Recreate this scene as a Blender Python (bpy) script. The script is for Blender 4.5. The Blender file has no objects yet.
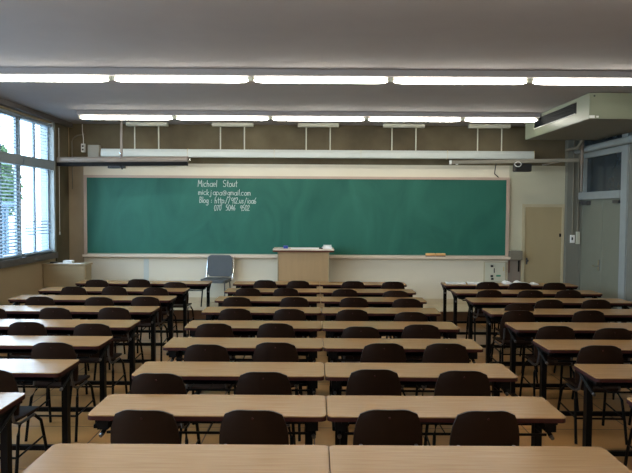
import bpy, bmesh, math, random
from mathutils import Vector, Matrix
random.seed(7)
C = bpy.context.scene.collection
PI = math.pi

# ------------------------------------------------------------------ materials
def nt(name):
    m = bpy.data.materials.new(name); m.use_nodes = True
    return m, m.node_tree.nodes, m.node_tree.links
def mat(name, col, rough=.6, metal=0, var=.08, scale=6, bump=0, bscale=80, stretch=(1, 1, 1), spec=.5, col2=None, coat=0):
    m, n, l = nt(name); b = n['Principled BSDF']
    b.inputs['Roughness'].default_value = rough; b.inputs['Metallic'].default_value = metal
    b.inputs['Specular IOR Level'].default_value = spec
    if coat: b.inputs['Coat Weight'].default_value = coat; b.inputs['Coat Roughness'].default_value = .15
    tc = n.new('ShaderNodeTexCoord'); mp = n.new('ShaderNodeMapping'); mp.inputs['Scale'].default_value = stretch
    l.new(tc.outputs['Object'], mp.inputs[0])
    ns = n.new('ShaderNodeTexNoise'); ns.inputs['Scale'].default_value = scale; ns.inputs['Detail'].default_value = 5
    l.new(mp.outputs[0], ns.inputs['Vector'])
    mx = n.new('ShaderNodeMix'); mx.data_type = 'RGBA'
    c2 = col2 or tuple(c * (1 - var * 2) for c in col)
    mx.inputs[6].default_value = (*[min(1, c * (1 + var)) for c in col], 1); mx.inputs[7].default_value = (*c2, 1)
    l.new(ns.outputs['Fac'], mx.inputs[0]); l.new(mx.outputs[2], b.inputs['Base Color'])
    if bump:
        n2 = n.new('ShaderNodeTexNoise'); n2.inputs['Scale'].default_value = bscale; l.new(mp.outputs[0], n2.inputs['Vector'])
        bp = n.new('ShaderNodeBump'); bp.inputs['Strength'].default_value = bump; bp.inputs['Distance'].default_value = .01
        l.new(n2.outputs['Fac'], bp.inputs['Height']); l.new(bp.outputs[0], b.inputs['Normal'])
    return m
def emit(name, col, s):
    m, n, l = nt(name); b = n['Principled BSDF']
    b.inputs['Base Color'].default_value = (*col, 1)
    b.inputs['Emission Color'].default_value = (*col, 1); b.inputs['Emission Strength'].default_value = s
    return m

M = {}
M['ceiling'] = mat('ceiling_paint', (.345, .325, .325), .9, var=.04, scale=3, bump=.25, bscale=150)
M['wall'] = mat('cream_wall', (.78, .72, .58), .8, var=.04, scale=1.2)
M['beige'] = mat('beige_panel', (.40, .33, .23), .8, var=.12, scale=2.5)  # darker beige than the cream wall panel
M['box'] = mat('speaker_box_grey', (.40, .375, .31), .6)
M['greenish'] = mat('dull_cream_wall', (.56, .54, .40), .8, var=.05, scale=1.2)
M['side'] = mat('side_wall', (.45, .34, .20), .8, var=.05, scale=1.5)
M['right'] = mat('grey_wall', (.20, .20, .165), .8, var=.05, scale=1.5)
M['white_trim'] = mat('pale_frame_paint', (.33, .36, .35), .5)
M['alu'] = mat('aluminium', (.26, .32, .37), .4, 0, var=.03)
M['sill'] = mat('dark_sill', (.10, .09, .085), .5)
M['cream_metal'] = mat('cream_metal', (.62, .62, .50), .45, var=.03)
M['ac'] = mat('air_conditioner_enamel', (.25, .27, .19), .4, var=.03)
M['dark'] = mat('dark_recess', (.02, .025, .03), .5)
M['grille'] = mat('grille_slats', (.008, .010, .012), .7, spec=.1)
M['black'] = mat('black_metal', (.004, .0035, .0035), .5, 0, var=.1, spec=.12)
M['blackp'] = mat('black_plastic', (.012, .012, .013), .4)
M['steel'] = mat('dull_steel', (.16, .16, .17), .35, .9)
M['chrome'] = mat('chrome', (.7, .7, .7), .2, 1)
M['chair'] = mat('brown_moulded_shell', (.018, .0075, .0035), .5, var=.15, scale=9, spec=.15)
M['edge'] = mat('maroon_edge_band', (.045, .011, .009), .5, spec=.2)
M['grey_fabric'] = mat('grey_upholstery', (.085, .095, .10), .6, var=.06, bump=.2, bscale=300)
M['door'] = mat('tan_door', (.42, .34, .19), .6, var=.04, stretch=(1, 1, .3))
M['doorf'] = mat('door_frame_paint', (.55, .48, .31), .55)
M['gdoor'] = mat('grey_green_door', (.21, .215, .165), .55, var=.04)
M['frame'] = mat('pinkish_board_frame', (.56, .42, .33), .5, var=.05)
M['tray'] = mat('chalk_tray_wood', (.80, .68, .54), .5, var=.06, stretch=(.3, 1, 1))
M['lectern'] = mat('lectern_veneer', (.46, .30, .145), .5, var=.06, scale=4, stretch=(6, 6, .6))
M['cab'] = mat('cabinet_veneer', (.38, .29, .16), .5, var=.07, scale=4, stretch=(.5, .5, 4))
M['paper'] = mat('white_paper', (.85, .85, .82), .7, var=.02)
M['blue'] = mat('blue_plastic', (.04, .07, .35), .4)
M['orange'] = mat('orange_felt', (1.0, .55, .22), .8)
M['felt'] = mat('dark_felt', (.13, .04, .02), .9)
M['green'] = mat('green_print', (.05, .30, .18), .6)
M['chalk'] = mat('chalk', (.75, .82, .76), .9, var=.05)
M['screen_case'] = mat('screen_case_paint', (.25, .205, .165), .45, var=.04)
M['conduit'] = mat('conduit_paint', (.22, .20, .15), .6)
M['platform'] = mat('platform_vinyl', (.66, .56, .38), .6)
M['riser'] = mat('platform_riser', (.13, .065, .03), .55)
M['yellow'] = mat('yellowed_joint', (.62, .50, .22), .5)
M['trough'] = mat('light_trough_enamel', (.60, .64, .60), .35, var=.02)
M['tree'] = mat('tree_leaves', (.05, .10, .03), .9, var=.3, scale=4)
M['bark'] = mat('tree_bark', (.08, .06, .04), .9)
M['roof'] = mat('blue_cladding', (.05, .09, .13), .7)
M['outwall'] = mat('pale_render', (.7, .7, .68), .9)
M['ground'] = mat('pale_paving', (.45, .44, .42), .9)
M['tube'] = emit('lit_tube', (1.0, .955, .84), 23)
M['boardtube'] = emit('board_tube', (1.0, .95, .82), 2.2)

def concrete():
    m, n, l = nt('bare_concrete'); b = n['Principled BSDF']; b.inputs['Roughness'].default_value = .9
    tc = n.new('ShaderNodeTexCoord')
    a = n.new('ShaderNodeTexNoise'); a.inputs['Scale'].default_value = 1.6; a.inputs['Detail'].default_value = 8
    l.new(tc.outputs['Object'], a.inputs['Vector'])
    r = n.new('ShaderNodeValToRGB'); r.color_ramp.elements[0].position = .3; r.color_ramp.elements[1].position = .75
    r.color_ramp.elements[0].color = (.085, .066, .036, 1); r.color_ramp.elements[1].color = (.17, .138, .08, 1)
    l.new(a.outputs['Fac'], r.inputs[0]); l.new(r.outputs[0], b.inputs['Base Color'])
    return m
M['concrete'] = concrete()

def board_mat():
    m, n, l = nt('green_chalkboard'); b = n['Principled BSDF']; b.inputs['Roughness'].default_value = .55
    b.inputs['Specular IOR Level'].default_value = .35
    tc = n.new('ShaderNodeTexCoord'); mp = n.new('ShaderNodeMapping'); mp.inputs['Scale'].default_value = (1, 1, .55)
    mp.inputs['Rotation'].default_value = (0, .5, 0)
    l.new(tc.outputs['Object'], mp.inputs[0])
    a = n.new('ShaderNodeTexNoise'); a.inputs['Scale'].default_value = 1.3; a.inputs['Detail'].default_value = 6; a.inputs['Distortion'].default_value = 1.5
    l.new(mp.outputs[0], a.inputs['Vector'])
    r = n.new('ShaderNodeValToRGB'); r.color_ramp.elements[0].position = .25; r.color_ramp.elements[1].position = .85
    r.color_ramp.elements[0].color = (.010, .112, .080, 1); r.color_ramp.elements[1].color = (.036, .195, .138, 1)
    l.new(a.outputs['Fac'], r.inputs[0]); l.new(r.outputs[0], b.inputs['Base Color'])
    return m
M['board'] = board_mat()

def desk_mat():
    m, n, l = nt('tan_laminate'); b = n['Principled BSDF']; b.inputs['Roughness'].default_value = .24
    tc = n.new('ShaderNodeTexCoord'); mp = n.new('ShaderNodeMapping'); mp.inputs['Scale'].default_value = (1.2, 22, 1)
    l.new(tc.outputs['Object'], mp.inputs[0])
    a = n.new('ShaderNodeTexNoise'); a.inputs['Scale'].default_value = 3; a.inputs['Detail'].default_value = 6
    l.new(mp.outputs[0], a.inputs['Vector'])
    r = n.new('ShaderNodeValToRGB'); r.color_ramp.elements[0].position = .3; r.color_ramp.elements[1].position = .7
    r.color_ramp.elements[0].color = (.375, .20, .076, 1); r.color_ramp.elements[1].color = (.45, .255, .106, 1)
    l.new(a.outputs['Fac'], r.inputs[0]); l.new(r.outputs[0], b.inputs['Base Color'])
    return m
M['desk'] = desk_mat()

def floor_mat():
    m, n, l = nt('wood_tile_floor'); b = n['Principled BSDF']
    tc = n.new('ShaderNodeTexCoord')
    br = n.new('ShaderNodeTexBrick'); br.offset = 0
    br.inputs['Scale'].default_value = 1; br.inputs['Brick Width'].default_value = .9; br.inputs['Row Height'].default_value = .45
    br.inputs['Mortar Size'].default_value = .006
    br.inputs['Color1'].default_value = (.70, .37, .13, 1); br.inputs['Color2'].default_value = (.56, .29, .10, 1)
    br.inputs['Mortar'].default_value = (.08, .03, .02, 1)
    l.new(tc.outputs['Object'], br.inputs['Vector'])
    a = n.new('ShaderNodeTexNoise'); a.inputs['Scale'].default_value = 5; a.inputs['Detail'].default_value = 5
    l.new(tc.outputs['Object'], a.inputs['Vector'])
    mx = n.new('ShaderNodeMix'); mx.data_type = 'RGBA'; mx.blend_type = 'MULTIPLY'; mx.inputs[0].default_value = .3
    l.new(br.outputs['Color'], mx.inputs[6]); l.new(a.outputs['Fac'], mx.inputs[7])
    l.new(mx.outputs[2], b.inputs['Base Color']); b.inputs['Roughness'].default_value = .28
    return m
M['floor'] = floor_mat()

def glass_mat(name='window_glass', tint=(.9, .95, .97), dark=False):
    m, n, l = nt(name); n.remove(n['Principled BSDF'])
    t = n.new('ShaderNodeBsdfTransparent'); t.inputs[0].default_value = (*tint, 1)
    g = n.new('ShaderNodeBsdfGlossy'); g.inputs['Roughness'].default_value = .05
    f = n.new('ShaderNodeFresnel'); f.inputs[0].default_value = 1.45
    x = n.new('ShaderNodeMixShader')
    ge = n.new('ShaderNodeNewGeometry'); mt = n.new('ShaderNodeMath'); mt.operation = 'SUBTRACT'; mt.inputs[0].default_value = 1
    l.new(ge.outputs['Backfacing'], mt.inputs[1]); mm = n.new('ShaderNodeMath'); mm.operation = 'MULTIPLY'
    l.new(mt.outputs[0], mm.inputs[0]); l.new(f.outputs[0], mm.inputs[1])
    l.new(mm.outputs[0], x.inputs[0]); l.new(t.outputs[0], x.inputs[1]); l.new(g.outputs[0], x.inputs[2])
    l.new(x.outputs[0], n['Material Output'].inputs[0])
    return m
M['glass'] = glass_mat()
M['darkglass'] = mat('dim_glass', (.035, .05, .06), .15)
M['slat'] = mat('blind_slat', (.30, .37, .44), .5)

# ------------------------------------------------------------------ mesh helpers
def box(bm, x0, x1, y0, y1, z0, z1, bev=0):
    vs = [bm.verts.new((x, y, z)) for z in (z0, z1) for y in (y0, y1) for x in (x0, x1)]
    fs = [bm.faces.new([vs[i] for i in f]) for f in ((0, 2, 3, 1), (4, 5, 7, 6), (0, 1, 5, 4), (2, 6, 7, 3), (0, 4, 6, 2), (1, 3, 7, 5))]
    if bev:
        es = list({e for f in fs for e in f.edges})
        bmesh.ops.bevel(bm, geom=es, offset=bev, segments=2, affect='EDGES', profile=.5)
def tube(bm, pts, r, seg=8, cap=True):
    pts = [Vector(p) for p in pts]; rings = []
    for i, p in enumerate(pts):
        d = (pts[min(i + 1, len(pts) - 1)] - pts[max(i - 1, 0)]).normalized()
        a = Vector((0, 0, 1)) if abs(d.z) < .9 else Vector((0, 1, 0))
        u = d.cross(a).normalized(); v = u.cross(d)
        rr = r[i] if isinstance(r, (list, tuple)) else r
        rings.append([bm.verts.new(p + (u * math.cos(2 * PI * k / seg) + v * math.sin(2 * PI * k / seg)) * rr) for k in range(seg)])
    for a, b in zip(rings, rings[1:]):
        for k in range(seg): bm.faces.new((a[k], a[(k + 1) % seg], b[(k + 1) % seg], b[k]))
    if cap: bm.faces.new(rings[0][::-1]); bm.faces.new(rings[-1])
def prism(bm, poly, y0, y1):       # polygon in XZ pushed along Y
    a = [bm.verts.new((x, y0, z)) for x, z in poly]; b = [bm.verts.new((x, y1, z)) for x, z in poly]
    n = len(poly); bm.faces.new(a); bm.faces.new(b[::-1])
    for i in range(n): bm.faces.new((a[i], b[i], b[(i + 1) % n], a[(i + 1) % n]))
def slab(bm, poly, z0, z1, bev=0):  # polygon in XY pushed along Z
    a = [bm.verts.new((x, y, z0)) for x, y in poly]; b = [bm.verts.new((x, y, z1)) for x, y in poly]
    n = len(poly); bm.faces.new(a[::-1]); bm.faces.new(b)
    for i in range(n): bm.faces.new((a[i], a[(i + 1) % n], b[(i + 1) % n], b[i]))
def rounded(x0, x1, y0, y1, r, s=5):
    out = []
    for cx, cy, a0 in ((x1 - r, y1 - r, 0), (x0 + r, y1 - r, 90), (x0 + r, y0 + r, 180), (x1 - r, y0 + r, 270)):
        for k in range(s + 1):
            a = math.radians(a0 + 90 * k / s); out.append((cx + r * math.cos(a), cy + r * math.sin(a)))
    return out
def obj(name, bm, m, parent=None, smooth=False, kind=None, loc=None):
    bmesh.ops.recalc_face_normals(bm, faces=bm.faces)
    me = bpy.data.meshes.new(name); bm.to_mesh(me); bm.free()
    for mm in (m if isinstance(m, (list, tuple)) else [m]): me.materials.append(mm)
    o = bpy.data.objects.new(name, me); C.objects.link(o)
    if smooth:
        for p in me.polygons: p.use_smooth = True
        try: me.set_sharp_from_angle(angle=math.radians(40))
        except Exception: pass
    if parent: o.parent = parent
    if loc: o.location = loc
    if kind: o['kind'] = kind
    return o
def B(name, b, m, parent=None, bev=0, kind=None):
    bm = bmesh.new()
    for q in (b if isinstance(b[0], (list, tuple)) else [b]): box(bm, *q, bev)
    return obj(name, bm, m, parent, kind=kind)
def thing(name, label, cat, loc=(0, 0, 0), rz=0, group=None):
    o = bpy.data.objects.new(name, None); C.objects.link(o); o.location = loc; o.rotation_euler = (0, 0, rz)
    o.empty_display_size = .1
    return tag(o, label, cat, group)
def tag(o, label, cat, group=None):
    o['label'] = label; o['category'] = cat
    if group: o['group'] = group
    return o
def dup(root, loc, rz, label, group=None):
    r = root.copy(); C.objects.link(r); r.location = loc; r.rotation_euler = (0, 0, rz); r['label'] = label
    if group: r['group'] = group
    for ch in list(root.children):
        c = ch.copy(); C.objects.link(c); c.parent = r
        for g in list(ch.children):
            d = g.copy(); C.objects.link(d); d.parent = c
    return r

# ------------------------------------------------------------------ room
XL, XR, YB, YF, H = -4.42, 4.70, -3.2, 11.52, 3.37
S = 'structure'
B('floor', (XL - .2, XR + .2, YB - .2, YF + .2, -.2, 0), M['floor'], kind=S)
B('ceiling', (XL - .3, XR + .2, YB - .2, YF + .2, H, H + .2), M['ceiling'], kind=S)
fw = B('wall_front', (XL - .2, XR + .2, YF, YF + .2, 0, H), M['concrete'], kind=S)
# cream cladding around the board (board wall)
B('wall_panel', (-4.27, 3.46, YF - .03, YF, 0, 2.67), M['wall'], fw)
B('wall_panel', [(3.46, 3.70, YF - .03, YF, 0, 2.67), (3.70, 4.46, YF - .03, YF, 1.985, 2.67), (4.455, 4.46, YF - .03, YF, 0, 1.985)], M['greenish'], fw)
B('baseboard_front', (-3.95, 3.68, YF - .045, YF - .03, .178, .27), M['platform'], kind=S)
B('trim_1', (-3.09, -3.0, YF - .034, YF - .03, .27, .96), M['trough'], kind=S)
B('trim_2', (4.46, XR, YF - .14, YF, 0, H), M['right'], kind=S)          # grey corner pier
B('trim_3', (XL, -4.16, YF - .035, YF, 0, 2.67), M['beige'], kind=S)
B('wall_back', (XL - .2, XR + .2, YB - .2, YB, 0, H), M['wall'], kind=S)
B('platform', (-3.72, 3.68, 10.636, YF - .03, 0, .17), M['riser'], kind=S)
B('platform_surface', (-3.72, 3.68, 10.626, YF - .03, .17, .178), M['platform'], kind=S)

# left wall: parapet + lintel + pier near the front
W0, W1 = 1.12, 3.255
B('wall_left', [(XL - .2, XL, YB, YF, 0, W0 - .1), (XL - .2, XL, YB, YF, W1 + .02, H), (XL - .2, XL, 10.82, YF, W0 - .1, W1 + .02),
                (XL - .2, XL, YB, -1.1, W0 - .1, W1 + .02)], M['side'], kind=S)
# the concrete pier between the last window and the corner
B('trim_4', (XL, XL + .02, 10.86, YF - .1, 0, H), M['concrete'], kind=S)
B('trim_5', (XL, XL + .10, YB, YF - .1, 3.29, H), M['sill'], kind=S)      # dark rail along the ceiling edge
n = 0
y = 10.76
while y > -1:
    n += 1
    ya, yb = y - 1.08, y
    f = B('window_%d' % n, [(XL - .09, XL - .055, ya, ya + .045, W0, W1), (XL - .09, XL - .055, yb - .045, yb, W0, W1),
           (XL - .12, XL - .02, ya, yb, W1 - .05, W1), (XL - .12, XL - .02, ya, yb, W0, W0 + .05),
           (XL - .12, XL + .03, ya, yb, 2.50, 2.65), (XL - .085, XL - .055, (ya + yb) / 2 - .03, (ya + yb) / 2 + .03, W0, W1)], M['alu'], kind=S)
    B('pane', (XL - .075, XL - .07, ya + .05, yb - .05, W0 + .05, W1 - .05), M['glass'], f)
    B('mullion', (XL - .11, XL - .03, ya - .045, ya, W0, W1), M['white_trim'], f)
    B('sill', (XL - .2, XL + .06, ya - .04, yb + (.06 if n == 1 else 0), W0 - .10, W0), M['sill'], f)
    y -= 1.125
# white jamb and dark reveal at the end of the run
B('trim_6', [(XL - .2, XL + .03, 10.76, 10.82, W0 - .1, 3.29)], M['white_trim'], kind=S)

# venetian blinds hanging inside the two bays nearest the board (and the next ones back)
labels = ['raised-slat venetian blind in the window bay nearest the chalkboard', 'venetian blind in the second window bay from the chalkboard',
          'venetian blind in the third window bay from the chalkboard, at the photo edge']
for i, lb in enumerate(labels):
    yb = 10.72 - 1.125 * i; ya = yb - 1.0
    t = thing('venetian_blind', lb, 'blind', (XL - .02, (ya + yb) / 2, W0 + .02), 0, 'venetian blinds on the left windows')
    hw = (yb - ya) / 2
    B('headrail', (.0, .035, -hw, hw, 2.07, 2.10), M['slat'], t)
    B('bottom_rail', (.0, .03, -hw, hw, 0.0, .02), M['slat'], t)
    bm = bmesh.new()
    z = .05
    while z < 2.06:
        tl = (.016 if .26 < z < .54 else .001) if i == 0 else .019
        if not (1.34 < z < 1.56):
            q = [bm.verts.new((x_, y_, z_)) for y_ in (-hw, hw) for x_, z_ in ((.002, z + tl), (.032, z), (.032, z + .002), (.002, z + tl + .002))]
            for f_ in ((0, 1, 2, 3), (7, 6, 5, 4), (0, 4, 5, 1), (1, 5, 6, 2), (2, 6, 7, 3), (3, 7, 4, 0)): bm.faces.new([q[k_] for k_ in f_])
        z += .05
    obj('slats', bm, M['slat'], t)
    for yy in (-hw * .6, hw * .6):
        bm = bmesh.new(); tube(bm, [(.016, yy, .01), (.016, yy, 2.09)], .0025, 5); obj('cord', bm, M['slat'], t)
bm = bmesh.new(); tube(bm, [(XL + .06, 10.9, 3.22), (XL + .06, 10.9, 2.2), (XL + .06, 10.9, 1.45)], .0045, 6)
box(bm, XL + .052, XL + .068, 10.892, 10.908, 1.41, 1.46)
tag(obj('pull_cord', bm, M['paper']), 'pale blind pull cord hanging beside the last window', 'cord')

# right wall with double door, transom glass and pipes
B('wall_right', [(XR, XR + .2, YB, 9.70, 0, H), (XR, XR + .2, 11.42, YF, 0, H), (XR, XR + .2, 9.70, 11.42, 3.28, H)], M['right'], kind=S)
B('trim_7', [(XR - .03, XR + .1, 9.64, 9.83, 0, 3.28), (XR - .05, XR + .1, 9.83, 11.36, 2.07, 2.19),
             (XR - .03, XR + .1, 9.83, 11.36, 2.78, 2.90), (XR - .03, XR + .1, 11.20, 11.25, 2.19, 2.78)], M['white_trim'], kind=S)
B('trim_8', (XR - .01, XR + .1, 11.36, 11.42, 0, 3.28), M['right'], kind=S)
d = B('window_transom_1', (XR + .03, XR + .05, 9.83, 11.36, 2.19, 2.78), M['darkglass'], kind=S)
d = B('window_transom_2', (XR + .03, XR + .05, 9.83, 11.36, 2.90, 3.28), M['darkglass'], kind=S)
d1 = B('door_1', (XR + .02, XR + .06, 9.83, 10.535, 0.01, 2.07), M['gdoor'], kind=S)
d2 = B('door_2', (XR + .02, XR + .06, 10.545, 11.36, 0.01, 2.07), M['gdoor'], kind=S)
bm = bmesh.new(); box(bm, XR - .005, XR + .02, 10.58, 10.62, .88, 1.06); tube(bm, [(XR - .005, 10.60, .95), (XR - .05, 10.60, .95), (XR - .05, 10.70, .95)], .011)
obj('door_handle', bm, M['chrome'], d2)
bm = bmesh.new(); box(bm, XR - .04, XR + .02, 11.0, 11.26, 1.97, 2.04); box(bm, XR - .10, XR - .04, 11.20, 11.23, 2.0, 2.02)
obj('door_closer', bm, M['steel'], d2)
B('door_closer', (XR - .04, XR + .02, 9.88, 10.08, 1.99, 2.04), M['steel'], d1)

# front door on the right of the board
d3 = B('door_3', (3.755, 4.415, YF - .03, YF - .01, .005, 1.93), M['door'], kind=S)
B('door_frame', [(3.70, 3.755, YF - .05, YF, 0, 1.985), (4.415, 4.455, YF - .05, YF, 0, 1.985), (3.755, 4.415, YF - .05, YF, 1.93, 1.985)], M['doorf'], d3)
bm = bmesh.new(); tube(bm, [(3.80, YF - .03, .97), (3.80, YF - .08, .97)], [.012, .022], 10); box(bm, 3.785, 3.815, YF - .034, YF - .03, .9, 1.02)
obj('door_knob', bm, M['steel'], d3)
B('door_catch', (4.375, 4.405, YF - .045, YF - .03, 1.40, 1.46), M['black'], d3)

# ------------------------------------------------------------------ chalkboard
cb = thing('chalkboard', 'long green chalkboard across the front wall with a pale wooden frame', 'chalkboard', (0, YF - .03, 0))
BX0, BX1, BZ0, BZ1 = -4.09, 3.40, 1.062, 2.41
B('writing_surface', (BX0, BX1, -.04, 0, BZ0, BZ1), M['board'], cb)
B('board_frame', [(BX0 - .05, BX1 + .05, -.055, 0, BZ1, BZ1 + .045), (BX0 - .05, BX0, -.055, 0, BZ0 - .05, BZ1), (BX1, BX1 + .055, -.055, 0, BZ0 - .05, BZ1)], M['frame'], cb)
bm = bmesh.new()
prism_poly = [(-.125, 1.0), (-.04, .985), (0, .97), (0, 1.045), (-.04, 1.045), (-.045, 1.027), (-.115, 1.027), (-.12, 1.041), (-.13, 1.041)]
a = [bm.verts.new((BX0 - .06, y_, z_)) for y_, z_ in prism_poly]; b = [bm.verts.new((BX1 + .07, y_, z_)) for y_, z_ in prism_poly]
bm.faces.new(a); bm.faces.new(b[::-1])
for i in range(len(a)): bm.faces.new((a[i], a[(i + 1) % len(a)], b[(i + 1) % len(a)], b[i]))
obj('chalk_tray', bm, M['tray'], cb)

# hand-lettered chalk writing: each glyph is a few strokes on a 0..1 grid (x right, y up)
def arc(cx, cy, rx, ry, a0, a1, n=8): return [(cx + rx * math.cos(math.radians(a0 + (a1 - a0) * i / n)), cy + ry * math.sin(math.radians(a0 + (a1 - a0) * i / n))) for i in range(n + 1)]
G = {
 'M': [[(0, 0), (.05, 1), (.35, .4), (.65, 1), (.7, 0)]], 'S': [arc(.35, .75, .28, .25, 40, 270, 7) + arc(.35, .25, .28, .25, 90, -150, 7)],
 'i': [[(.1, 0), (.1, .55)], [(.1, .72), (.11, .78)]], 'c': [arc(.3, .28, .26, .28, 50, 310)], 'h': [[(.05, 0), (.05, 1)], [(.05, .4), (.2, .55), (.4, .45), (.42, 0)]],
 'a': [arc(.27, .27, .24, .27, 30, 390, 9), [(.5, .55), (.5, .1), (.58, 0)]], 'e': [[(.05, .3), (.5, .32)] + arc(.28, .28, .24, .27, 10, 320, 8)],
 'l': [[(.1, 0), (.1, 1)]], 't': [[(.2, .95), (.2, .1), (.35, 0)], [(0, .6), (.42, .62)]], 'o': [arc(.28, .28, .25, .28, 90, 450, 9)],
 'u': [[(.03, .55), (.05, .1), (.25, 0), (.42, .12), (.44, .55)], [(.44, .3), (.46, 0)]], 'k': [[(.05, 0), (.05, 1)], [(.42, .55), (.07, .25), (.45, 0)]],
 'j': [[(.25, .55), (.25, -.25), (.12, -.38), (0, -.28)], [(.25, .72), (.26, .78)]], 'p': [[(.05, .55), (.05, -.4)], arc(.27, .27, .22, .27, 150, -150, 8)],
 'm': [[(.03, 0), (.03, .55)], [(.03, .4), (.18, .55), (.3, .4), (.3, 0)], [(.3, .4), (.45, .55), (.58, .4), (.58, 0)]],
 '@': [arc(.42, .35, .13, .15, 0, 360, 8), [(.56, .5), (.56, .22), (.7, .2), (.78, .4)] + arc(.42, .35, .38, .4, 10, 320, 10)],
 'g': [arc(.27, .3, .22, .25, 20, 380, 8), [(.5, .55), (.5, -.25), (.3, -.4), (.08, -.28)]], '.': [[(.05, 0), (.1, .05)]],
 'n': [[(.03, 0), (.03, .55)], [(.03, .4), (.2, .55), (.4, .42), (.42, 0)]], 'r': [[(.03, 0), (.03, .55)], [(.03, .35), (.18, .53), (.35, .5)]],
 'B': [[(.05, 0), (.05, 1), (.35, .95), (.4, .75), (.3, .55), (.05, .52)], [(.3, .55), (.48, .3), (.38, .03), (.05, 0)]], ':': [[(.08, .08), (.1, .14)], [(.08, .42), (.1, .48)]],
 '/': [[(0, -.1), (.38, 1)]], '9': [arc(.27, .72, .22, .24, 0, 360, 8), [(.5, .75), (.45, 0)]], '1': [[(.05, .75), (.22, 1), (.22, 0)]],
 '2': [[(.03, .75), (.12, .95), (.38, .97), (.45, .72), (.03, 0), (.5, .02)]], 's': [[(.36, .48), (.2, .56), (.05, .44), (.32, .16), (.2, 0), (.02, .06)]],
 '6': [[(.4, 1), (.12, .6), (.05, .3), (.2, .02), (.42, .1), (.45, .35), (.25, .48), (.07, .35)]], '0': [arc(.28, .5, .24, .5, 90, 450, 10)],
 '7': [[(.03, .95), (.45, .97), (.2, 0)]], '5': [[(.45, 1), (.1, .98), (.07, .58), (.35, .6), (.45, .3), (.3, .02), (.03, .05)]],
 '4': [[(.35, 0), (.38, 1), (.02, .35), (.5, .37)]], 'w': [[(0, .55), (.12, 0), (.27, .45), (.42, 0), (.55, .55)]],
}
Wd = {'M': .85, 'S': .75, 'i': .26, 'l': .24, '.': .22, ':': .28, '@': .95, 'm': .72, 'r': .45, '1': .4, 'w': .7, 't': .48, ' ': .55}
def write(bm, text, x0, x1, zb, hgt, drift=0):
    rnd = random.Random(text)
    tot = sum(Wd.get(c, .62) for c in text); sx = (x1 - x0) / tot; x = x0
    for c in text:
        jz = rnd.uniform(-.05, .05) * hgt
        for st in G.get(c, []):
            pts = [(x + px * sx + py * hgt * .06, zb + jz + drift * (x - x0) + py * hgt) for px, py in st]
            for (ax, az), (bx, bz) in zip(pts, pts[1:]):
                v = Vector((bx - ax, 0, bz - az))
                if v.length < 1e-5: continue
                v.normalize(); nn = Vector((-v.z, 0, v.x)) * .0042; ex = v * .003
                q = [Vector((ax, -.0405, az)) - ex - nn, Vector((bx, -.0405, bz)) + ex - nn, Vector((bx, -.0405, bz)) + ex + nn, Vector((ax, -.0405, az)) - ex + nn]
                f = bm.faces.new([bm.verts.new(p) for p in q])
                r = bmesh.ops.extrude_face_region(bm, geom=[f])
                bmesh.ops.translate(bm, verts=[g for g in r['geom'] if isinstance(g, bmesh.types.BMVert)], vec=(0, -.0012, 0))
        x += Wd.get(c, .62) * sx
bm = bmesh.new()
write(bm, 'Michael  Stout', -2.105, -1.40, 2.26, .115)
write(bm, 'mickjapa@gmail.com', -2.10, -1.16, 2.115, .10, -.01)
write(bm, 'Blog : http://912.us/ioa6', -2.08, -1.06, 1.972, .105, -.01)
write(bm, '070  5046  9502', -1.82, -1.18, 1.835, .10)
obj('chalk_writing', bm, M['chalk'], cb)['label'] = 'four lines of white chalk handwriting'
# erasers on the tray
for i, x in enumerate((2.055, 2.235)):
    t = thing('board_eraser', ['orange chalk eraser on the tray, left one of the pair', 'orange chalk eraser on the tray, right one of the pair'][i], 'eraser', (x, YF - .108, 1.027), 0, 'erasers on the chalk tray')
    B('felt_pad', (-.085, .085, -.018, .03, .0, .028), M['felt'], t); B('grip', (-.085, .085, -.018, .03, .028, .07), M['orange'], t, .005)

# ------------------------------------------------------------------ wall fittings
t = thing('breaker_panel', 'cream electrical panel with green label below the board, right end', 'electrical panel', (3.225, YF - .03, .58))
B('casing', (-.20, .20, -.035, 0, 0, .365), M['doorf'], t, .005)
B('cover', (-.185, .185, -.042, -.035, .012, .353), M['cream_metal'], t)
bm = bmesh.new()
for x, z in ((-.06, .29), (-.06, .11), (-.05, .06)): box(bm, x - .022, x + .022, -.052, -.042, z - .018, z + .018)
box(bm, -.025, -.010, -.050, -.042, .17, .25); obj('switch', bm, M['blackp'], t)
B('green_sticker', (.02, .10, -.0445, -.042, .10, .13), M['green'], t); B('latch', (.14, .155, -.05, -.042, .2, .28), M['yellow'], t)
t = thing('wall_shelf', 'small grey wall shelf box beside the board and front door', 'shelf', (3.60, YF - .03, .55))
B('box', (-.135, .09, -.12, 0, .44, .60), M['conduit'], t, .005); B('back_panel', (-.135, .09, -.015, 0, 0, .44), M['screen_case'], t)
B('slot', (.04, .065, -.03, -.015, .22, .42), M['black'], t); B('edge_strip', (-.13, -.115, -.03, -.015, .2, .42), M['felt'], t)
t = thing('wall_switch', 'cream light switch boxes on the grey pier, conduit above', 'switch', (4.58, YF - .14, 1.28))
B('switch_plate', (-.055, .02, -.035, 0, .02, .16), M['paper'], t, .004); B('switch_box', (.045, .105, -.05, 0, 0, .22), M['cream_metal'], t, .004)
B('rocker', [(-.04, -.015, -.042, -.035, .07, .12)], M['blackp'], t)
for x in (-.02, .075):
    bm = bmesh.new(); tube(bm, [(x, -.015, .16), (x, -.015, H - 1.28 - .002)], .012, 8); obj('conduit', bm, M['conduit'], t)
t = thing('wall_socket', 'small white socket box hanging by cord left above the board', 'socket', (-4.15, YF - .02, 2.86))
bm = bmesh.new(); box(bm, -.035, .035, -.06, 0, 0, .15, .006); obj('socket_box', bm, M['paper'], t)
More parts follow.
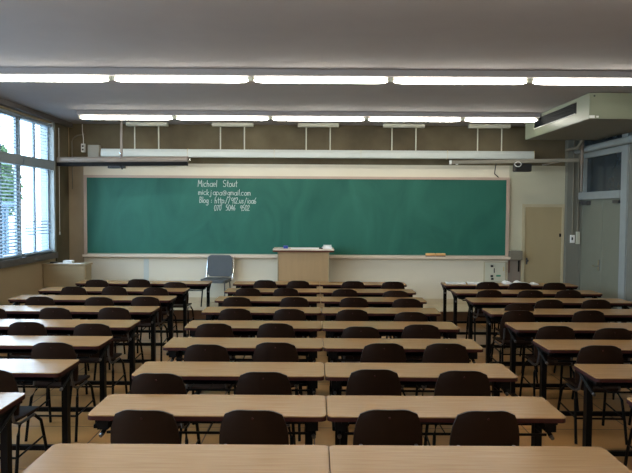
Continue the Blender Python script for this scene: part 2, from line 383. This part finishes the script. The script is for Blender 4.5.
bm = bmesh.new(); tube(bm, [(0, -.03, .15), (.005, -.04, .25), (-.015, -.03, .36), (-.02, -.02, .50)], .007, 6); obj('cord', bm, M['paper'], t)
B('outlet', [(-.015, .015, -.065, -.06, .09, .12), (-.015, .015, -.065, -.06, .03, .06)], M['blackp'], t)
bm = bmesh.new(); tube(bm, [(-4.33, YF - .11, 2.2), (-4.33, YF - .11, 3.05)] + [(-4.33 + .12 * (1 - math.cos(a)), YF - .11 + .09 * math.sin(a), 3.05 + .12 * math.sin(a)) for a in (.3, .6, .9, 1.2, 1.57)] + [(-4.15, YF - .02, 3.19)], .011, 8)
tag(obj('cable_conduit', bm, M['conduit'], smooth=True), 'thin curved conduit in the upper left corner of the front wall', 'conduit')
t = thing('speaker_box', 'grey box speaker on front wall left of the board light', 'speaker', (-3.95, YF, 2.73))
B('cabinet', (-.10, .10, -.12, 0, 0, .255), M['box'], t, .006); B('speaker_cloth', (-.085, .085, -.126, -.12, .02, .235), M['box'], t)
B('bracket', (-.03, .03, -.10, -.02, -.03, 0), M['steel'], t)

# ------------------------------------------------------------------ board lights hung from the ceiling
sfx = ['leftmost', 'second from the left', 'middle', 'second from the right', 'rightmost']
first = None
for i in range(5):
    x = -2.98 + 1.502 * i
    lb = 'white trough board light on two rods above the chalkboard, %s' % sfx[i]
    if first is None:
        t = first = thing('board_light', lb, 'light', (x, 11.2, H), 0, 'board lights above the chalkboard')
        B('ceiling_plate', (-.35, .37, .06, .17, -.058, 0), M['cream_metal'], t)
        for xx in (-.20, .22):
            bm = bmesh.new(); tube(bm, [(xx, .075, -.05), (xx, .075, -.47)], .011, 8); obj('rod', bm, M['cream_metal'], t, True)
        bm = bmesh.new()
        poly = [(-.06, -.615), (-.075, -.60), (-.075, -.52), (-.05, -.475), (.05, -.465), (.09, -.48), (.09, -.49), (.05, -.48), (-.045, -.49), (-.062, -.525), (-.062, -.60)]
        a = [bm.verts.new((-.749, p, q)) for p, q in poly]; b = [bm.verts.new((.749, p, q)) for p, q in poly]
        for k in range(len(a)): bm.faces.new((a[k], a[(k + 1) % len(a)], b[(k + 1) % len(a)], b[k]))
        bm.faces.new(a); bm.faces.new(b[::-1]); tr_ = obj('trough', bm, M['trough'], t)
        bm = bmesh.new(); tube(bm, [(-.7, .0, -.55), (.7, .0, -.55)], .015, 10); obj('fluorescent_tube', bm, M['boardtube'], tr_, True)
        B('lampholder', [(-.725, -.70, -.02, .02, -.575, -.48), (.70, .725, -.02, .02, -.575, -.48)], M['paper'], t)
        B('joint_band', (.7495, .7515, -.078, .05, -.615, -.468), M['yellow'], t)
    else: dup(first, (x, 11.2, H), 0, lb)

# ceiling fluorescent rows
NW = ['first', 'second', 'third', 'fourth', 'fifth', 'sixth']
first = None
for ry, x0, cnt, gname, rowtxt in ((7.02, -2.97 - 1.52, 6, 'ceiling lights in the nearer row', 'nearer row'), (9.98, -2.93, 5, 'ceiling lights in the farther row', 'farther row'),
                            (4.06, -2.97 - 1.52, 6, None, 'row above the middle desks'), (1.1, -4.49, 6, None, 'row above the camera'), (-1.86, -4.49, 6, None, 'row behind the camera')):
    for i in range(cnt):
        x = x0 + 1.512 * i
        if x > 3.8: continue
        if ry == 7.02 and i == 0: x = x0 + .42
        if ry == 9.98: x = -2.94 + 1.487 * i
        if ry == 9.98 and i == 4: x = 2.857
        if ry in (4.06, 1.1, -1.86) and i == 0: continue
        lb = 'lit fluorescent ceiling light, %s from the left in the %s' % (NW[i], rowtxt)
        L = .722 if not (ry == 7.02 and i == 0) else .312
        if ry == 9.98: L = .709 if i < 4 else .555
        if first is None or L != .722:
            t = thing('fluorescent_light', lb, 'ceiling light', (x, ry, H), 0, gname)
            w = L
            bm = bmesh.new(); prism_p = [(-.075, 0), (-.075, -.064), (-.068, -.070), (.068, -.070), (.075, -.064), (.075, 0)]
            a = [bm.verts.new((-w - .034, p, q)) for p, q in prism_p]; b = [bm.verts.new((w + .034, p, q)) for p, q in prism_p]
            for k in range(6): bm.faces.new((a[k], a[(k + 1) % 6], b[(k + 1) % 6], b[k]))
            bm.faces.new(a); bm.faces.new(b[::-1]); obj('housing', bm, M['ceiling'], t)
            xs = [-w, -w + .01, -w + .03, -w + .07, -w + .12, w - .12, w - .07, w - .03, w - .01, w]
            rs = [.009, .014, .019, .024, .0265, .0265, .024, .019, .014, .009]
            bm = bmesh.new(); tube(bm, [(q, 0, -.107) for q in xs], rs, 14); obj('tube_lamp', bm, M['tube'], t, True)
            B('lampholder', [(-w - .03, -w, -.015, .015, -.115, -.07), (w, w + .03, -.015, .015, -.115, -.07)], M['cream_metal'], t)
            if L == .722: first = t
        else:
            t = dup(first, (x, ry, H), 0, lb, gname)
        if gname is None and 'group' in t: del t['group']

# projection-screen case on the left, with hanger post; rail on the right
t = thing('screen_case', 'long grey-brown rolled screen case hung left above the board', 'screen case', (-3.30, 10.9, 2.60))
bm = bmesh.new()
def bar(bm, x0, z0, y0, x1, z1, y1, prof):
    a = [bm.verts.new((x0, y0 + p, z0 + q)) for p, q in prof]; b = [bm.verts.new((x1, y1 + p, z1 + q)) for p, q in prof]; k = len(a)
    for i in range(k): bm.faces.new((a[i], a[(i + 1) % k], b[(i + 1) % k], b[i]))
    bm.faces.new(a); bm.faces.new(b[::-1])
bar(bm, -1.08, .015, 0, 1.13, .04, 0, [(.062 * math.cos(a_), .056 + .056 * math.sin(a_)) for a_ in [k * PI / 8 for k in range(-2, 11)]])
obj('housing', bm, M['screen_case'], t, True)
bm = bmesh.new(); bar(bm, -1.08, -.030, 0, 1.12, -.005, 0, [(-.062, 0), (.045, 0), (.045, .062), (-.062, .062)]); obj('screen_roll', bm, M['black'], t)
bm = bmesh.new(); box(bm, -.018, .018, -.01, .01, .09, H - 2.60 - .002); obj('hanger_post', bm, M['screen_case'], t)
bm = bmesh.new(); box(bm, -.22, .06, -.06, .04, -.06, .0, .008); tube(bm, [(0, -.05, -.03), (.04, -.09, -.07)], .015); obj('motor_bracket', bm, M['blackp'], t)
bm = bmesh.new(); tube(bm, [(.0, -.05, .1), (.01, -.08, .15), (-.01, -.05, .2)], .012); tube(bm, [(1.14, -.0, .1), (1.16, -.02, .1)], .02); obj('clip', bm, M['chrome'], t)
t = thing('curtain_rail', 'thin brown rail angled out right above the board', 'rail', (2.31, 10.98, 2.685))
bm = bmesh.new(); bar(bm, 0, -.03, 0, 1.95, -.02, -.52, [(-.03, 0), (.03, 0), (.03, .055), (-.03, .055)]); obj('rail_bar', bm, M['conduit'], t)
bm = bmesh.new(); box(bm, -.03, .0, -.03, .03, -.035, .03); obj('end_cap', bm, M['paper'], t)
B('end_cap', (.08, .11, -.04, .02, -.04, -.02), M['paper'], t)
bm = bmesh.new(); tube(bm, [(1.75, -.47, .0), (1.75, YF - 10.98, .0)], .012); obj('wall_bracket', bm, M['screen_case'], t)
t = thing('projector_speaker', 'small black speaker hanging under the right rail', 'speaker', (3.45, 10.75, 2.515))
B('body', (-.14, .14, -.08, .08, 0, .13), M['blackp'], t, .02); B('hanger', (-.02, .02, -.02, .02, .13, .15), M['steel'], t)
bm = bmesh.new(); tube(bm, [(-.1 + .055 * math.cos(a_), -.09, .12 + .04 * math.sin(a_)) for a_ in [k * PI / 5 for k in range(11)]], .007, 6, False); obj('cable_loop', bm, M['paper'], t)
bm = bmesh.new(); tube(bm, [(3.17, 11.26, 2.76), (3.165, 11.34, 2.62), (3.18, 11.44, 2.52), (3.27, 11.47, 2.45)], .009, 6)
tag(obj('cable', bm, M['blackp']), 'thin black cable dangling over the board corner at right', 'cable')

# air conditioner
t = thing('air_conditioner', 'large pale green ceiling-hung air conditioner in the upper right corner', 'air conditioner', (4.06, 9.42, 3.04))
x0, x1, y0, y1, z1 = -.60, .62, -1.245, 1.235, H - 3.04 - .006
bm = bmesh.new(); box(bm, x0 + .02, x1, y0, y1, 0, z1)
box(bm, x0, x0 + .02, y0, y0 + .40, 0, z1); box(bm, x0, x0 + .02, y1 - .40, y1, 0, z1)
box(bm, x0, x0 + .02, y0 + .40, y1 - .40, 0, .12); box(bm, x0, x0 + .02, y0 + .40, y1 - .40, .275, z1)
obj('casing', bm, M['ac'], t)
bm = bmesh.new(); box(bm, x0 + .012, x0 + .0205, y0 + .40, y1 - .40, .12, .275)
for k in range(5): box(bm, x0 + .002, x0 + .02, y0 + .40, y1 - .40, .14 + k * .028, .143 + k * .028)
B('underside_shade', (x0 + .025, x1 - .02, y0 + .02, y1 - .02, -.004, 0), M['conduit'], t)  # added dark sheet, paints the shade of the unlit underside into its colour
obj('air_grille', bm, M['grille'], t)
B('louver', (x0 - .01, x0 + .0, y0 + .44, y1 - .44, .12, .128), M['paper'], t)
B('sticker', [(x0 + .001, x0 + .07, y0 - .003, y0, .005, .04), (x0 + .09, x0 + .12, y0 - .003, y0, .01, .035)], M['paper'], t)
bm = bmesh.new(); tube(bm, [(x0 + .06, y0 - .004, .285), (x0 + .06, y0 + .001, .285)], .012, 10); obj('screw_plug', bm, M['blackp'], t)
bm = bmesh.new(); tube(bm, [(XR - .10, 11.35, 2.92), (XR - .10, 9.5, 2.92), (XR - .10, 3, 2.92)], .055, 12)
tag(obj('wall_pipe', bm, M['white_trim'], smooth=True), 'thick pale pipe running along the right wall above the door', 'pipe')
bm = bmesh.new(); tube(bm, [(XR - .17, 10.95, 3.03), (XR - .17, 10.95, 2.6)], .03, 10); tube(bm, [(XR - .17, 10.95, 2.60), (XR - .17, 10.95, 2.2)], .022, 10)
tag(obj('drain_pipe', bm, M['screen_case'], smooth=True), 'vertical drain pipe dropping from the air conditioner beside right door', 'pipe')
bm = bmesh.new(); tube(bm, [(XR - .30, 10.6, 3.05), (XR - .30, 10.8, 2.93), (XR - .30, 11.3, 2.93)], .028, 10)
tag(obj('refrigerant_pipe', bm, M['conduit'], smooth=True), 'dark insulated pipe bending below the air conditioner', 'pipe')

# ------------------------------------------------------------------ lectern, grey chair, cabinet
t = thing('lectern', 'tan wooden lectern standing on the platform before the chalkboard', 'lectern', (-.205, 11.05, .178))
B('body', (-.425, .425, -.18, .18, 0, .965), M['lectern'], t, .006)
B('side_panel', (-.44, -.425, -.19, .19, 0, .965), M['door'], t); B('side_panel', (.425, .44, -.19, .19, 0, .965), M['door'], t)
B('top', (-.52, .52, -.24, .22, .965, .992), M['felt'], t, .004)
B('writing_top', (-.52, .52, -.24, .22, .992, 1.018), M['tray'], t, .004)
LT = .178 + 1.018
tag(B('small_box', (-.55, -.47, 10.88, 10.93, LT, LT + .05), M['blue'], bev=.006), 'small blue box lying on the left of the lectern top', 'box')
tag(B('paper_sheet', (-.42, .05, 10.88, 11.05, LT, LT + .012), M['paper']), 'flat white papers in the middle of the lectern top', 'papers')
tag(B('chalk_piece', (.06, .12, 10.86, 10.90, LT, LT + .022), M['blackp'], bev=.004), 'small black clip lying near the lectern papers', 'clip')
bm = bmesh.new()
slab(bm, [(.10, 10.88), (.45 - .17, 10.86), (.29, 11.08), (.12, 11.1)], LT, LT + .025)
slab(bm, [(.13, 10.88), (.27, 10.885), (.275, 11.06), (.14, 11.08)], LT + .025, LT + .06)
tag(obj('crumpled_papers', bm, M['paper']), 'crumpled white paper pile on the right of the lectern top', 'papers')

t = thing('grey_chair', 'grey padded chair on the platform left of the lectern', 'chair', (-1.72, 11.12, .178), math.radians(-8))
bm = bmesh.new()
prof = rounded(-.225, .225, .49, .87, .07)
a = [bm.verts.new((x, .17 + .05 * (z - .49) - .04 * (1 - (x / .225) ** 2) * -1, z)) for x, z in prof]
b = [bm.verts.new((x * .96, .205 + .05 * (z - .49) + .04 * (1 - (x / .225) ** 2), .68 + (z - .68) * .96)) for x, z in prof]
bm.faces.new(a); bm.faces.new(b[::-1]); k = len(a)
for i in range(k): bm.faces.new((a[i], a[(i + 1) % k], b[(i + 1) % k], b[i]))
obj('backrest', bm, M['grey_fabric'], t, True)
bm = bmesh.new(); slab(bm, rounded(-.23, .23, -.25, .18, .06), .42, .475); obj('seat', bm, M['grey_fabric'], t)
bm = bmesh.new()
for s in (-1, 1):
    tube(bm, [(s * .235, .16, .44), (s * .24, .21, .60), (s * .225, .235, .84)], .012, 8)
obj('back_frame', bm, M['chrome'], t, True)
for sx in (-1, 1):
    for sy, yy in ((-1, -.22), (1, .18)):
        bm = bmesh.new(); tube(bm, [(sx * .19, yy * .8, .43), (sx * .21, yy, .005)], .012, 8); obj('leg', bm, M['black'] if sx < 0 else M['steel'], t, True)
B('armrest_joint', [(-.25, -.225, .12, .2, .44, .48), (.225, .25, .12, .2, .44, .48)], M['paper'], t)

t = thing('low_cabinet', 'low wooden cabinet in the front left corner below the window', 'cabinet', (-4.05, 10.60, 0))
B('carcass', (-.36, .33, -.27, .0, 0, .935), M['cab'], t, .004)
B('cabinet_top', (-.365, .345, -.29, .02, .935, .96), M['cab'], t, .004)
B('door', (-.34, .31, -.283, -.27, .03, .925), M['cab'], t)
tag(B('white_box', (-4.12, -3.97, 10.40, 10.52, .96, 1.01), M['paper'], bev=.01), 'small white box on top of the low cabinet', 'box')
bm = bmesh.new(); slab(bm, [(-4.25, 10.36), (-3.80, 10.34), (-3.78, 10.45), (-3.96, 10.40), (-4.2, 10.48)], .96, .968)
tag(obj('paper_sheets', bm, M['paper']), 'loose white papers along the front of the cabinet top', 'papers')
tag(B('tape_dispenser', (-4.33, -4.22, 10.40, 10.47, .96, .987), M['blackp'], bev=.008), 'small dark object at the left of the cabinet top', 'dispenser')

# ------------------------------------------------------------------ desks
D = .41
def make_desk(L, label, group):
    h = L / 2
    t = thing('desk', label, 'desk', (0, 0, 0), 0, group)
    bm = bmesh.new(); slab(bm, rounded(-h, h, -D / 2, D / 2, .035), .704, .710)
    obj('desk_top', bm, M['desk'], t)
    bm = bmesh.new(); slab(bm, rounded(-h - .001, h + .001, -D / 2 - .001, D / 2 + .001, .036), .680, .704)
    obj('edge_band', bm, M['edge'], t)
    bm = bmesh.new()
    box(bm, -h + .10, h - .10, .02, D / 2 - .03, .590, .597); box(bm, -h + .10, h - .10, D / 2 - .035, D / 2 - .03, .597, .66)
    box(bm, -h + .10, h - .10, -D / 2 + .04, -D / 2 + .05, .592, .605)
    for k in range(9):
        x = -h + .12 + k * (2 * h - .24) / 8; tube(bm, [(x, -D / 2 + .045, .598), (x, .03, .593)], .004, 5)
    obj('book_shelf', bm, M['black'], t)
    B('apron', [(-h + .06, h - .06, -.012, .012, .63, .68)], M['black'], t)
    for s in (-1, 1):
        x = s * (h - (.10 if L < 2 else .035))
        B('leg', (x - .021, x + .021, -.03, .03, .035, .68), M['black'], t)
        bm = bmesh.new(); box(bm, x - .022, x + .022, -D / 2 + .01, D / 2 - .01, .0, .035, .008); obj('foot', bm, M['black'], t)
        bm = bmesh.new(); box(bm, x - .02, x + .02, -D / 2 + .03, D / 2 - .03, .655, .68)
        if L < 2:
            box(bm, x - .005, x + .055 if s > 0 else x + .005, -.16, .12, .612, .68) if s > 0 else box(bm, x - .055, x + .005, -.16, .12, .612, .68)
        tube(bm, [(x + s * .02, .08, .66), (x + s * .025, -.04, .62), (x + s * .03, -.15, .585)], .014, 6); br_ = obj('bracket', bm, M['black'], t)
        bm = bmesh.new(); tube(bm, [(x + s * .03, -.15, .585), (x + s * .031, -.172, .580)], .011, 8); obj('bracket_tip', bm, M['steel'], br_)
    B('stretcher', (-x + .021, x - .021, -.016, .016, .085, .12), M['black'], t)
    return t
FAR = {1: 3.10, 2: 3.943, 3: 4.802, 4: 5.716, 5: 6.602, 6: 7.536, 7: 8.454, 8: 9.325, 9: 10.24}
ORD = {1: 'first', 2: 'second', 3: 'third', 4: 'fourth', 5: 'fifth', 6: 'sixth', 7: 'seventh', 8: 'eighth', 9: 'ninth'}
SEAM = .069
short = long_ = None
for r in range(1, 10):
    yc = FAR[r] - D / 2
    for side, x in (('left', SEAM - .675 - .0), ('right', SEAM + .675)):
        lb = 'two-seat tan desk, %s half of the middle block, %s row from the camera' % (side, ORD[r])
        if short is None:
            short = make_desk(1.343, lb, 'two-seat desks in the middle block'); short.location = (x, yc, 0)
        else: dup(short, (x, yc, 0), 0, lb)
    for side, x in (('window', -2.862), ('door', 2.962)):
        if r == 1: continue
        if r == 2 and side == 'door': pass
        lb = 'long three-seat desk in the %s-side block, %s row from the camera' % (side, ORD[r])
        if side == 'window' and r == 2: lb = 'bluish-shining long desk at the photo left edge, nearest in the window-side block'
        g = 'three-seat desks on the %s side' % side
        if side == 'window': x += {5: .025, 9: .18}.get(r, 0)
        else: x += {3: .02, 4: .02, 5: .03, 6: .035, 7: .05, 8: .04, 9: .075}.get(r, 0)
        yy = yc
        if side == 'window': x += {2: .03, 3: .04, 4: .015}.get(r, 0); yy += {2: .02, 3: .05, 4: .03}.get(r, 0)
        if long_ is None:
            long_ = make_desk(2.06, lb, g); long_.location = (x, yy, 0)
        else: dup(long_, (x, yy, 0), 0, lb, g)

# ------------------------------------------------------------------ chairs
def shell_back():
    bm = bmesh.new(); NX, NZ = 12, 10
    def P(u, v, off):
        # u -1..1, v 0..1 (bottom to top) -> rounded top outline, curved in plan
        z = .47 + .328 * v
        wd = .172 + .018 * math.sin(PI * min(1, v * 1.1 + .1))
        if v > .62:
            q = (v - .62) / .38; wd *= math.sqrt(max(0, 1 - (q ** 2.6) * .42))
        x = u * wd
        zz = z - (.022 * (abs(u) ** 4) if v > .9 else .0)
        yy = .0 + .035 * (u * u) - .05 * (v - .5) + off
        return (x, yy, zz)
    F = [[bm.verts.new(P(-1 + 2 * i / NX, j / NZ, 0)) for i in range(NX + 1)] for j in range(NZ + 1)]
    K = [[bm.verts.new(P(-1 + 2 * i / NX, j / NZ, .014)) for i in range(NX + 1)] for j in range(NZ + 1)]
    for j in range(NZ):
        for i in range(NX):
            bm.faces.new((F[j][i], F[j][i + 1], F[j + 1][i + 1], F[j + 1][i])); bm.faces.new((K[j][i], K[j + 1][i], K[j + 1][i + 1], K[j][i + 1]))
    rim = [(0, i) for i in range(NX + 1)] + [(j, NX) for j in range(1, NZ + 1)] + [(NZ, i) for i in range(NX - 1, -1, -1)] + [(j, 0) for j in range(NZ - 1, 0, -1)]
    for k in range(len(rim)):
        a, b = rim[k], rim[(k + 1) % len(rim)]
        bm.faces.new((F[a[0]][a[1]], K[a[0]][a[1]], K[b[0]][b[1]], F[b[0]][b[1]]))
    return bm
def make_chair(label, group):
    t = thing('classroom_chair', label, 'chair', (0, 0, 0), 0, group)
    bk = obj('backrest', shell_back(), M['chair'], t, True)
    bm = bmesh.new()
    po = rounded(-.18, .18, .02, .39, .06)
    a = [bm.verts.new((x, y, .405 + .03 * (x / .18) ** 2 - .01 * (y > .3))) for x, y in po]; b = [bm.verts.new((x, y, .422 + .03 * (x / .18) ** 2 - .01 * (y > .3))) for x, y in po]
    bm.faces.new(a[::-1]); bm.faces.new(b); k = len(a)
    for i in range(k): bm.faces.new((a[i], a[(i + 1) % k], b[(i + 1) % k], b[i]))
    obj('seat', bm, M['chair'], t, True)
    for s in (-1, 1):
        bm = bmesh.new(); tube(bm, [(s * .165, .30, .40), (s * .185, .36, .34), (s * .195, .40, .17), (s * .20, .43, .005)], .0115, 7); obj('leg', bm, M['black'], t, True)
        bm = bmesh.new(); tube(bm, [(s * .165, .10, .40), (s * .185, .04, .34), (s * .195, .0, .17), (s * .20, -.035, .005)], .0115, 7); obj('leg', bm, M['black'], t, True)
        bm = bmesh.new(); tube(bm, [(s * .165, .30, .40), (s * .165, .10, .40), (s * .16, .035, .43), (s * .15, .022, .50), (s * .15, .012, .60)], .0105, 7); obj('side_tube', bm, M['steel'], t, True)
    bm = bmesh.new(); tube(bm, [(-.194, .005, .20), (.194, .005, .20)], .008, 6); tube(bm, [(-.193, .395, .22), (-.193, .005, .20)], .007, 6); tube(bm, [(.193, .395, .22), (.193, .005, .20)], .007, 6)
    obj('stretcher', bm, M['black'], t, True)
    bm = bmesh.new(); tube(bm, [(0, -.024, .755), (0, -.013, .755)], .006, 8); obj('rivet', bm, M['edge'], bk)
    return t
CH = {('M', 2): [(-.89, 3.27), (-.32, 3.28), (.39, 3.3), (.9, 3.29)], ('M', 3): [(-1.0, 4.01), (-.33, 4.06), (.39, 4.14), (.97, 4.12)],
 ('M', 4): [(-.84, 4.88), (-.31, 4.97), (.54, 4.96), (1.03, 4.97)], ('M', 5): [(-.92, 5.78), (-.36, 5.81), (.41, 5.67), (.97, 5.79)],
 ('M', 6): [(-.84, 6.66), (-.27, 6.65), (.39, 6.64), (.98, 6.5)], ('M', 7): [(-.93, 7.53), (-.25, 7.56), (.46, 7.55), (1.08, 7.49)],
 ('M', 8): [(-.89, 8.39), (-.39, 8.42), (.39, 8.35), (1.04, 8.22)], ('M', 9): [(-.74, 9.35), (-.25, 9.31), (.55, 9.29), (1.13, 9.26)],
 ('L', 3): [(-2.11, 4.08)], ('L', 4): [(-2.04, 4.92)], ('L', 5): [(-2.64, 5.8), (-2.02, 5.74)], ('L', 6): [(-3.4, 6.63), (-2.73, 6.65), (-2.12, 6.68)],
 ('L', 7): [(-3.24, 7.47), (-2.54, 7.46), (-2.01, 7.52)], ('L', 8): [(-3.21, 8.44), (-2.68, 8.47), (-2.11, 8.39)], ('L', 9): [(-3.19, 9.28), (-2.6, 9.38), (-1.99, 9.03)],
 ('R', 3): [(2.35, 3.95)], ('R', 4): [(2.23, 4.93), (2.85, 4.93)], ('R', 5): [(2.19, 5.76), (2.67, 5.67)], ('R', 6): [(2.13, 6.64), (2.88, 6.67)],
 ('R', 7): [(2.3, 7.14), (2.76, 7.48), (3.32, 7.5)], ('R', 8): [(2.29, 8.35), (2.83, 8.35), (3.34, 8.38)], ('R', 9): [(2.52, 9.29), (2.97, 9.22), (3.48, 9.25)]}
BN = {'M': 'middle', 'L': 'window-side', 'R': 'door-side'}
proto = None
for (blk, r), pts in CH.items():
    k = len(pts)
    for i, (x, yb) in enumerate(pts):
        f = 1.0287
        where = {1: ['only visible'], 2: ['left', 'right'], 3: ['left', 'centre', 'right'], 4: ['far left', 'centre-left', 'centre-right', 'far right']}[k][i]
        lb = 'dark brown chair, %s one at the %s desk row from the camera, %s block' % (where, ORD[r], BN[blk])
        g = 'brown chairs at the %s block desks' % BN[blk]
        rz = random.Random(x * 31 + yb).uniform(-.05, .05)
        if proto is None:
            proto = make_chair(lb, g); proto.location = (x * f, yb * f, 0); proto.rotation_euler.z = rz
        else: dup(proto, (x * f, yb * f, 0), rz, lb, g)

# papers on the last door-side desk
for i, (poly, hh, lb) in enumerate([([(2.06, 10.0), (2.36, 10.0), (2.38, 10.18), (2.08, 10.2)], .014, 'white sheets at the left end of the farthest door-side desk'),
                  ([(2.40, 10.0), (2.66, 9.98), (2.68, 10.17), (2.42, 10.19)], .018, 'white sheets second from left on the farthest door-side desk')]):
    bm = bmesh.new(); slab(bm, poly, .710, .710 + hh); tag(obj('paper_stack', bm, M['paper']), lb, 'papers', 'papers on the farthest door-side desk')
def book(x0, x1, y0, y1, hz, lb):     # opened booklet, pages arched
    bm = bmesh.new(); N = 12; xs = [x0 + (x1 - x0) * i / N for i in range(N + 1)]
    def zt(i):
        u = abs(i / N * 2 - 1); return .711 + hz * math.sin(PI * min(1, (1 - u) * 1.15 + .05)) ** .7 * (1 - .5 * (abs(i - N / 2) < 1)) + .002
    T = [[bm.verts.new((x, y, zt(i))) for i, x in enumerate(xs)] for y in (y0, y1)]
    Bq = [[bm.verts.new((x, y, .710)) for x in xs] for y in (y0, y1)]
    for i in range(N):
        bm.faces.new((T[0][i], T[0][i + 1], T[1][i + 1], T[1][i])); bm.faces.new((Bq[0][i], Bq[1][i], Bq[1][i + 1], Bq[0][i + 1]))
        for k in (0, 1): bm.faces.new((Bq[k][i], Bq[k][i + 1], T[k][i + 1], T[k][i]))
    for i in (0, N): bm.faces.new((Bq[0][i], T[0][i], T[1][i], Bq[1][i]))
    tag(obj('open_book', bm, M['paper']), lb, 'book', 'papers on the farthest door-side desk')
book(2.98, 3.28, 10.02, 10.2, .04, 'open white booklet mid-way along the farthest door-side desk')
book(3.29, 3.50, 9.99, 10.16, .018, 'flatter open booklet right of centre on the farthest door-side desk')

# ------------------------------------------------------------------ outside
B('ground', (-80, XL - .25, -30, 120, -3.3, -3.2), M['ground'], kind=S)
bm = bmesh.new(); box(bm, -26, -11.6, 20, 24.2, -3.2, 1.9); box(bm, -26.2, -11.4, 19.8, 24.4, 1.9, 2.1)
for k in range(14): box(bm, -11.6, -11.55, 20.1 + k * .29, 20.2 + k * .29, -3.2, 1.9)
tag(obj('shed', bm, M['roof']), 'dark blue building outside the lower left window', 'building')
tag(B('long_wall', (-60, -9, 45, 45.5, -3.2, .6), M['outwall']), 'pale boundary wall far outside the window', 'wall')
t = thing('tree', 'leafy green tree outside the left window', 'tree', (-17.0, 34.5, -3.2))
bm = bmesh.new(); tube(bm, [(0, 0, 0), (.1, 0, 3), (0, .2, 5.5)], [.3, .22, .1], 10); obj('trunk', bm, M['bark'], t)
bm = bmesh.new(); rnd = random.Random(3)
for k in range(6000):
    c = rnd.choice([(0, 0, 5.6, 1.1), (-1.3, 0, 6.0, 1.2), (.2, .1, 6.4, .9), (-2.4, 0, 6.1, 1.3), (-.2, 0, 7.9, .6), (-.1, 0, 7.2, .7)])
    d_ = Vector((rnd.gauss(0, 1), rnd.gauss(0, 1), rnd.gauss(0, 1))).normalized() * c[3] * rnd.random() ** .4
    p = Vector(c[:3]) + d_; u = Vector((rnd.gauss(0, 1), rnd.gauss(0, 1), rnd.gauss(0, 1))).normalized(); v = u.orthogonal().normalized()
    s = .13; bm.faces.new([bm.verts.new(p + q) for q in (u * s, v * s * .6, -u * s, -v * s * .6)])
obj('foliage', bm, M['tree'], t)

# ------------------------------------------------------------------ light
w = bpy.data.worlds.new('overcast_sky'); bpy.context.scene.world = w; w.use_nodes = True
n = w.node_tree.nodes; l = w.node_tree.links
bg = n['Background']; bg.inputs['Strength'].default_value = 12
tc = n.new('ShaderNodeTexCoord'); sp = n.new('ShaderNodeSeparateXYZ'); rp = n.new('ShaderNodeValToRGB')
l.new(tc.outputs['Generated'], sp.inputs[0]); l.new(sp.outputs[2], rp.inputs[0])
rp.color_ramp.elements[0].color = (.70, .84, 1, 1); rp.color_ramp.elements[1].color = (.55, .75, 1, 1)
l.new(rp.outputs[0], bg.inputs['Color'])
for yc in (8.2, 4.2, .6):
    a = bpy.data.lights.new('window_portal', 'AREA'); a.shape = 'RECTANGLE'; a.size = 2.1; a.size_y = 5.2 if yc > 5 else 3.7; a.cycles.is_portal = True
    o = bpy.data.objects.new('window_portal', a); C.objects.link(o); o.location = (XL - .16, yc, 2.19)
    o.rotation_euler = Matrix(((0, 0, -1), (0, 1, 0), (1, 0, 0))).to_euler()

# ------------------------------------------------------------------ camera
cam = bpy.data.cameras.new('camera'); co = bpy.data.objects.new('camera', cam); C.objects.link(co)
R = Matrix(((.999982, -.006057, -.000528), (-.000271, .042366, -.999102), (.006074, .999084, .042363)))
co.matrix_world = Matrix.Translation((0, 0, 1.867)) @ R.to_4x4()
cam.sensor_width = 36; cam.lens = 36 * 640 / 632; cam.clip_start = .05
sc = bpy.context.scene; sc.camera = co
vs = sc.view_settings; vs.view_transform = 'Standard'; vs.look = 'None'; vs.gamma = 1; vs.exposure = -.1; vs.use_curve_mapping = False
sc.cycles.use_denoising = True; sc.cycles.max_bounces = 8; sc.cycles.diffuse_bounces = 4
